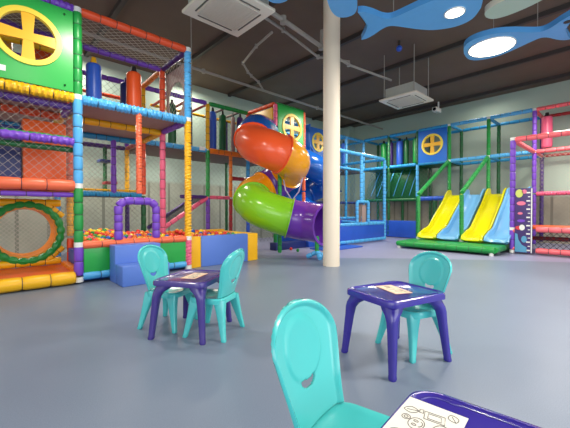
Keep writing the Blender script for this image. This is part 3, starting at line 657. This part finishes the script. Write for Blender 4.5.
# ------------------------------------------------------------------ ceiling units
def ac(x0, x1, y0, y1, z, body, label):
    e = empty('air_conditioner', ((x0+x1)/2, (y0+y1)/2, z), label, 'air conditioner')
    cx, cy, w, d = (x0+x1)/2, (y0+y1)/2, x1-x0, y1-y0
    build('face_panel', boxr(x0, x1, y0, y1, z, z+.05, .015), 'acwhite', e)
    bm = bmesh.new(); box(bm, (cx, cy, z-.003), (w*.66, d*.66, .02), .008)
    for i in range(13): box(bm, (cx-w*.27+w*.045*i, cy, z-.014), (.006, d*.54, .004))
    build('intake_grille', bm, 'acgrey', e)
    for a, b, s in ((cx, y0+d*.125, (w*.6,.022,.012)), (cx, y1-d*.125, (w*.6,.022,.012)), (x0+w*.125, cy, (.022,d*.6,.012)), (x1-w*.125, cy, (.022,d*.6,.012))):
        bm = bmesh.new(); box(bm, (a, b, z-.002), s, .004); build('air_flap', bm, 'acdark', e)
    build('cabinet', boxr(cx-w*body/2, cx+w*body/2, cy-d*body/2, cy+d*body/2, z+.05, z+.32, .008), 'acbody', e)
    for a in (-1, 1):
        for b in (-1, 1):
            bm = bmesh.new(); tube(bm, [(cx+a*w*.4, cy+b*d*.4, z+.06), (cx+a*w*.4, cy+b*d*.4, ZC)], .012, 8); build('hanging_rod', bm, 'greymetal', e)
ac(2.14, 3.12, 3.54, 4.49, 3.9, .86, 'large ivory ceiling cassette air conditioner above the left tables')
ac(7.60, 8.6, 3.57, 4.57, 3.88, .76, 'small white air conditioner hanging near the middle of the ceiling')

def fish(nose, tail, width, z, label, m_='fish', me='fishedge_shade', lamp=None, t=.09, eye=False):
    nose, tail = V((*nose, 0)), V((*tail, 0)); L = (tail-nose).length; d = (tail-nose)/L; s = V((-d.y, d.x, 0))
    half = [(0,.0),(.015,.22),(.05,.36),(.12,.46),(.22,.5),(.34,.48),(.46,.39),(.58,.26),(.68,.15),(.74,.12),(.8,.18),(.88,.34),(.95,.44),(1.0,.46)]
    tailn = [(.955,.2),(.93,0)]
    out = crom([V((a,b,0)) for a, b in half], 3)
    up = [(p.x, p.y) for p in out]+tailn[:1]
    e = empty('fish_panel', (*((nose+tail)/2).xy, z), label, 'ceiling decoration', 'fish shaped boards hung from the ceiling')
    bm = bmesh.new(); P = lambda a, b, h: nose+d*(a*L)+s*(b*width)+V((0,0,h))
    up = up[1:]; spine = [(0, 0)]+[(a, 0) for a, b in up if a < .93]+[(.93, 0)]
    for h in (z, z+t):
        sv = [bm.verts.new(P(a, b, h)) for a, b in spine]
        for sg in (1, -1):
            ov = [bm.verts.new(P(a, sg*b, h)) for a, b in up]
            for i in range(len(ov)):
                p = min(i, len(sv)-2)
                if i == 0: bm.faces.new((sv[0], sv[1], ov[0]))
                elif i < len(sv)-1: bm.faces.new((sv[i], sv[i+1], ov[i], ov[i-1]))
                else: bm.faces.new((sv[-1], ov[i], ov[i-1]))
    rim = [(0, 0)]+up+[(.93, 0)]+[(a, -b) for a, b in up[::-1]]; n = len(rim)
    lo = [bm.verts.new(P(a, b, z)) for a, b in rim]; hi = [bm.verts.new(P(a, b, z+t)) for a, b in rim]
    for i in range(n):
        q = bm.faces.new((lo[i], lo[(i+1)%n], hi[(i+1)%n], hi[i])); q.material_index = 1
    bmesh.ops.remove_doubles(bm, verts=bm.verts, dist=1e-5)
    build('fish_board', bm, [m_, me], e, smooth=False)
    if lamp:
        a, r = lamp; c = P(a, 0, z)
        bm = bmesh.new(); tube(bm, [c+V((0,0,-.012)), c+V((0,0,.01))], r, 36); build('lamp_disc', bm, 'lamp', e)
        bm = bmesh.new(); rings = []
        for i in range(37):
            th = 2*PI*i/36; q = V((math.cos(th), math.sin(th), 0)); rings.append([c+q*r+V((0,0,-.016)), c+q*(r+.02)+V((0,0,-.016)), c+q*(r+.02)+V((0,0,.005)), c+q*r+V((0,0,.005))])
        ringmesh(bm, rings, False); build('lamp_rim', bm, 'white', e)
    if eye:
        c = P(.93, -.25, z); bm = bmesh.new(); tube(bm, [c+V((0,0,-.006)), c], .05, 14); build('printed_spot', bm, 'darkmetal', e)
    for a in (.3, .7):
        c = P(a, 0, z+t); bm = bmesh.new(); tube(bm, [c, V((c.x, c.y, ZC))], .006, 6); build('hanging_wire', bm, 'greymetal', e)
    return e
fish((5.17,1.50), (4.33,2.94), .86, 3.9, 'blue fish board with its forked tail toward the column and a small round lamp', lamp=(.2,.12))
fish((6.44,2.14), (6.76,.66), .98, 3.9, 'blue fish board with a large glowing round lamp in its head', lamp=(.28,.34), eye=True)
fish((5.47,1.52), (5.30,.05), .44, 3.9, 'mint green fish board with cream edge beside the blue fish boards', 'mint', 'cream')
fish((3.97,2.92), (2.62,2.23), .38, 3.9, 'blue fish board whose rounded nose overlaps the top of the column')
fish((3.03,3.35), (1.9,2.55), .36, 3.9, 'blue fish board barely showing its nose at the top edge near the large air conditioner')

cc = empty('security_camera', (12.4, 5.0, 4.7), 'small white security camera under the ceiling above the blue window panel', 'camera')
bm = bmesh.new(); tube(bm, [(12.45,5.0,ZC), (12.45,5.0,4.86)], .03, 10); build('mount', bm, 'white', cc)
bm = bmesh.new(); box(bm, (12.3,5.0,4.74), (.4,.18,.16), .02); build('camera_body', bm, 'white', cc); bm = bmesh.new(); tube(bm, [(12.1,5.0,4.74), (12.09,5.0,4.74)], .06, 14); build('lens', bm, 'darkglass', cc)
dt = empty('ceiling_sensor', (7.3,3.85,4.9), 'small blue round sensor on the ceiling above the small air conditioner', 'sensor')
bm = bmesh.new(); bmesh.ops.create_uvsphere(bm, u_segments=14, v_segments=8, radius=.07, matrix=Matrix.Translation((7.3,3.85,4.9))); build('sensor_dome', bm, 'blue', dt)
bm = bmesh.new(); tube(bm, [(7.3,3.85,4.93), (7.3,3.85,ZC)], .03, 10); build('mount', bm, 'darkmetal', dt)

# ------------------------------------------------------------------ tables, chairs, papers
def rr_outline(w, d, r, n=6):
    out = []
    for cx, cy, a0 in ((w/2-r,d/2-r,0), (-w/2+r,d/2-r,PI/2), (-w/2+r,-d/2+r,PI), (w/2-r,-d/2+r,3*PI/2)):
        for i in range(n+1): a = a0+PI/2*i/n; out.append((cx+r*math.cos(a), cy+r*math.sin(a)))
    return out
TH = .48
def make_table(name, loc_, rz, m_, label, w=.56, d=.48):
    e = empty(name, (*loc_, 0), label, 'table', "children's plastic tables", rz)
    bm = bmesh.new(); rings = []
    for z, off in ((TH-.042,-.004), (TH-.042,.0), (TH-.02,.0), (TH-.006,-.003), (TH,-.012)):
        rings.append([V((x,y,z)) for x, y in rr_outline(w+2*off, d+2*off, .075)])
    inn = [[V((x,y,z)) for x, y in rr_outline(w+2*off, d+2*off, .07)] for z, off in ((TH,-.022), (TH-.004,-.026))]
    ringmesh(bm, rings+inn)
    build('tabletop', bm, m_, e, local=True)
    for sx in (-1, 1):
        for sy in (-1, 1):
            bm = bmesh.new(); R_ = []
            for z, wd, off in ((.0,.042,.012), (.012,.05,.014), (.03,.046,.01), (.15,.052,.002), (.28,.06,-.006), (.345,.07,-.008), (.38,.088,-.012), (.405,.12,-.018), (TH-.03,.15,-.03)):
                ox, oy = sx*(w/2+off), sy*(d/2+off)          # outer corner
                cx, cy = ox-sx*wd/2, oy-sy*wd/2
                R_.append([V((cx+x, cy+y, z)) for x, y in rr_outline(wd, wd, wd*.38, 4)])
            ringmesh(bm, R_); build('leg', bm, m_, e, local=True)
    # moulded wavy border line on the top
    bm = bmesh.new(); pts = []
    ol = rr_outline(w-.085, d-.085, .05, 6)
    for i in range(len(ol)):
        a, b = V((*ol[i],0)), V((*ol[(i+1)%len(ol)],0)); k = max(1, int((b-a).length/.012))
        nrm = (b-a).normalized().cross(V((0,0,1))) if (b-a).length > 1e-6 else V((0,0,0))
        for j in range(k):
            t = j/k; wv = .007*math.sin(t*PI*6)*math.exp(-((min(t,1-t)-.12)/.08)**2) if k > 8 else 0
            pts.append(a+(b-a)*t+nrm*wv+V((0,0,TH-.003)))
    tube(bm, pts+pts[:1], .0022, 6); build('border_line', bm, m_, e, local=True)
    return e
def copy_tree(o, parent=None):
    c = o.copy(); COL.objects.link(c)
    if parent: c.parent = parent
    for ch in o.children: copy_tree(ch, c)
    return c

def make_chair(label):
    e = empty('childs_chair', (0,0,0), label, 'chair', "turquoise children's chairs")
    SH = .33; HT = .722
    # backrest: a dished shell with rolled rim, raised oval and a smile shaped slot.  x = forward
    nu, nv = 60, 84; bm = bmesh.new(); grid = []
    z0, h = SH+.005, HT-SH-.005
    def hw(v):                                     # half width along the height
        t = max(0, min(1, v/.68)); base = .146+.056*(t*t*(3-2*t)*.45+t*.55)
        if v > .66: base *= math.sqrt(max(0, 1-((v-.66)/.34)**2.2))
        return base
    ev = [.66*i/50 for i in range(50)]+[.66+.34*math.sin(PI/2*i/90) for i in range(91)]; edge_pts = [(hw(q), h*q) for q in ev]
    vv = lambda j: .66*j/(nv*.6) if j <= nv*.6 else .66+.34*math.sin(PI/2*(j-nv*.6)/(nv*.4))
    for j in range(nv+1):
        v = vv(j); row = []
        for i in range(nu+1):
            u = -1+2*i/nu; w = max(hw(v), .0005); y = u*w; z = z0+h*v
            dist = min(math.hypot(abs(y)-a, h*v-c) for a, c in edge_pts)
            dish = -.05*(1-(y/.2)**2)*(.5+.5*math.sin(PI*min(1, v+.1)))
            x = -.118-.115*v**1.15+dish*.8+.012
            k1 = max(0, 1-dist/.026); x += .018*k1*k1*(3-2*k1)
            k2 = max(0, 1-dist/.008); x -= .014*k2*k2
            oe = (y/.108)**2+((v-.60)/.27)**2
            q_ = max(0, min(1, (1.2-oe)/.4)); x += .008*q_*q_*(3-2*q_)
            row.append(bm.verts.new((x, y, z)))
        grid.append(row)
    for j in range(nv):
        for i in range(nu):
            u = -1+2*(i+.5)/nu; v = (vv(j)+vv(j+1))/2; y = u*hw(v); zz = (v-.33)*h
            if abs(y) < .046 and zz > -.028+ 9*y*y and zz < .006+ 2*y*y: continue
            bm.faces.new((grid[j][i], grid[j][i+1], grid[j+1][i+1], grid[j+1][i]))
    for w_ in [v_ for v_ in bm.verts if not v_.link_faces]: bm.verts.remove(w_)
    bk = build('backrest', bm, 'teal', e, local=True)
    md = bk.modifiers.new('thick', 'SOLIDIFY'); md.thickness = .011; md.offset = 0
    # seat
    bm = bmesh.new(); R_ = []
    def seat_ring(z, off, dip=0): return [V((x+.012, y, z-dip)) for x, y in rr_outline(.325+2*off, .335+2*off, .085+off*.5)]
    R_ = [seat_ring(SH-.045,-.006), seat_ring(SH-.045,0), seat_ring(SH-.012,.002), seat_ring(SH,-.006), seat_ring(SH,-.018), seat_ring(SH-.006,-.04), seat_ring(SH-.013,-.08), seat_ring(SH-.016,-.13)]
    ringmesh(bm, R_); build('seat', bm, 'teal', e, local=True)
    for sx in (-1, 1):
        for sy in (-1, 1):
            bm = bmesh.new(); R_ = []
            top = SH-.012
            for t, wd, dp in ((.0,.034,.03), (.02,.042,.036), (.08,.04,.034), (.45,.058,.044), (.7,.076,.052), (.85,.092,.058), (1.,.104,.05)):
                cx, cy = sx*(.178+(.108-.178)*t), sy*(.182+(.118-.182)*t)
                R_.append([V((cx+x, cy+y, top*t)) for x, y in rr_outline(wd, dp, min(wd, dp)*.3, 3)])
            ringmesh(bm, R_); build('leg', bm, 'teal', e, local=True)
    return e
tR = make_table('childs_table', (2.17,1.17), math.radians(-14), 'violet', 'violet plastic table in the middle of the floor with one chair')
tL = make_table('childs_table', (1.36,2.645), math.radians(34), 'plum', 'plum plastic table set between two turquoise chairs')
a3 = math.radians(186); ex, ey = V((math.cos(a3), math.sin(a3), 0)), V((-math.sin(a3), math.cos(a3), 0))
tNc = V((1.05,.487,0))+ex*.28+ey*.24
tN = make_table('childs_table', tNc.xy, a3, 'violet', 'violet plastic table nearest the camera with a colouring sheet on it')
c1 = make_chair('turquoise chair nearest the camera, pushed up to the table with the colouring sheet')
def place(o, x, y, fx, fy): o.location = (x, y, 0); o.rotation_euler.z = math.atan2(fy, fx)
place(c1, .868, .605, .22, -1)
for x, y, fx, fy, l in ((2.40,1.15,-.94,.33,'turquoise chair behind the violet table in the middle of the floor'), (1.27,2.93,.52,-.85,'turquoise chair on the ball pit side of the plum table, facing the camera'), (1.475,2.47,-.50,.86,'turquoise chair right of the plum table, turned with its back to the camera')):
    c = copy_tree(c1); c['label'] = l; place(c, x, y, fx, fy)

def sheet(name, c, w, d, rz, z, label, border=None):
    e = empty(name, (*c, z), label, 'sheet of paper', None, rz)
    bm = bmesh.new(); box(bm, (0,0,.0007), (w,d,.0012)); build('paper', bm, border or 'paper', e, local=True, smooth=False)
    return e
def draw(e, lines, r, z, m_='ink'):
    bm = bmesh.new()
    for ln in lines: tube(bm, [(x,y,z) for x, y in ln], r, 4)
    return build('drawing', bm, m_, e, local=True)
circ = lambda cx, cy, a, b, a0=0, a1=2*PI, n=22: [(cx+a*math.cos(a0+(a1-a0)*i/n), cy+b*math.sin(a0+(a1-a0)*i/n)) for i in range(n+1)]
def leaf(cx, cy, L, W, rot):
    pts = [(L*(i/12-.5), W*math.sin(PI*i/12)**.8/2) for i in range(13)]; pts = pts+[(x,-y) for x, y in pts[::-1]]+[(-L/2,0),(L*.3,0)]
    c, s = math.cos(rot), math.sin(rot); return [(cx+x*c-y*s, cy+x*s+y*c) for x, y in pts]
nz = TH-.0006
s1 = sheet('colouring_sheet', (.853,.374), .222, .16, math.radians(5.5), nz, 'white colouring sheet with leaf line drawing on the table nearest the camera')
draw(s1, [leaf(.048,.052,.04,.03,1.9), leaf(-.075,.05,.05,.03,2.6), leaf(-.05,.01,.04,.028,.9), circ(.008,.052,.012,.011), circ(.008,.052,.006,.005), circ(-.005,.02,.026,.02), circ(-.013,.024,.004,.006), circ(.005,.024,.004,.006), circ(-.004,.012,.012,.007,PI,2*PI),
          [(.03,.012),(.066,.02),(.07,-.032),(.034,-.04),(.03,.012)], [(.037,.004),(.06,.009),(.063,-.024),(.04,-.03),(.037,.004)], [(.05,.03),(.066,.034),(.068,.024),(.052,.02),(.05,.03)], leaf(.08,-.05,.035,.026,.6), circ(.0,-.04,.03,.02), circ(-.06,-.04,.03,.02), circ(-.09,-.01,.012,.02), circ(.02,-.065,.012,.008)], .0010, .0016)
for c, rz, l in (((2.175,1.185), 64, 'small peach printed sheet lying on the violet table in the middle'), ((1.36,2.615), 34, 'small peach printed sheet lying on the plum table')):
    e = sheet('printed_sheet', c, .25, .135, math.radians(rz), nz, l, 'peach')
    bm = bmesh.new(); box(bm, (0,0,.0016), (.215,.10,.0006)); build('printed_area', bm, 'peachpale', e, local=True, smooth=False)
    draw(e, [circ(-.06,0,.025,.025), circ(.02,.01,.035,.022), leaf(.075,0,.045,.03,.5), [(-.1,-.04),(-.02,-.04)], [(-.1,-.034),(.0,-.034)]], .0012, .0021)

# ------------------------------------------------------------------ light
def area(name, loc_, size, power, col, rot=(0,0,0), shape='SQUARE', size_y=None):
    l = bpy.data.lights.new(name, 'AREA'); l.energy = power; l.color = col; l.shape = shape; l.size = size
    if size_y: l.size_y = size_y
    o = bpy.data.objects.new(name, l); COL.objects.link(o); o.location = loc_; o.rotation_euler = rot; return o
WARM = (1, .93, .82); COOL = (.93, .97, 1)
for i, (x, y, p) in enumerate(((6.5,1.75,95), (4.95,1.7,30), (3.0,-.8,80), (.6,2.4,20), (4.4,-1.4,150), (8.8,4.2,60), (10.6,1.2,85), (7.2,5.6,50), (10.8,6.6,70), (1.2,4.3,55))):  # first two sit at the fish lamps; the rest are added unseen lights
    area('fish_and_fill_light', (x, y, 3.86), .5, p, WARM, shape='DISK')
for i, (x, y, p) in enumerate(((1.9,8.9,45), (4.6,9.0,55), (12.3,3.5,18), (8.6,8.6,45))):  # added fill above the frames, no fixtures hang there
    area('tower_fill_light', (x, y, 4.9), .6, p, WARM, shape='DISK')
for i, (x, y, z, p) in enumerate(((1.4,8.5,2.5,26), (3.6,8.5,2.5,22), (6.3,8.5,2.5,22), (.2,7.3,1.3,9), (12.2,6.6,2.55,6), (12.5,.9,2.6,16), (9.0,8.5,2.5,16), (1.8,6.0,2.5,10))):  # added fill to brighten the frame interiors, no real fixtures
    area('walkway_fill_light', (x, y, z), .5, p, WARM, shape='DISK')
# daylight from the glazed front behind the camera
area('front_window_light', (-3.4, -1.2, 2.0), 5.0, 110, COOL, (math.radians(80), 0, math.radians(-72)), 'RECTANGLE', 2.6)
area('front_window_light', (2.4, -4.6, 2.0), 5.0, 110, COOL, (math.radians(80), 0, math.radians(-5)), 'RECTANGLE', 2.6)
w = bpy.data.worlds.new('World'); SC.world = w; w.use_nodes = True
bg = w.node_tree.nodes['Background']; bg.inputs[0].default_value = (.92,.96,1,1); bg.inputs[1].default_value = .85

# ------------------------------------------------------------------ camera
cam = bpy.data.cameras.new('Camera'); co = bpy.data.objects.new('Camera', cam); COL.objects.link(co)
cam.sensor_width = 36; cam.lens = 326/570*36; cam.clip_start = .02
yaw, pit = math.radians(47), math.radians(-.63)
co.location = (0,0,1.05); d = V((math.cos(yaw)*math.cos(pit), math.sin(yaw)*math.cos(pit), math.sin(pit)))
co.rotation_euler = d.to_track_quat('-Z', 'Y').to_euler()
SC.camera = co
SC.view_settings.view_transform = 'Standard'; SC.view_settings.look = 'None'; SC.view_settings.gamma = 1; SC.view_settings.exposure = .1
SC.view_settings.use_curve_mapping = False
SC.cycles.use_denoising = True
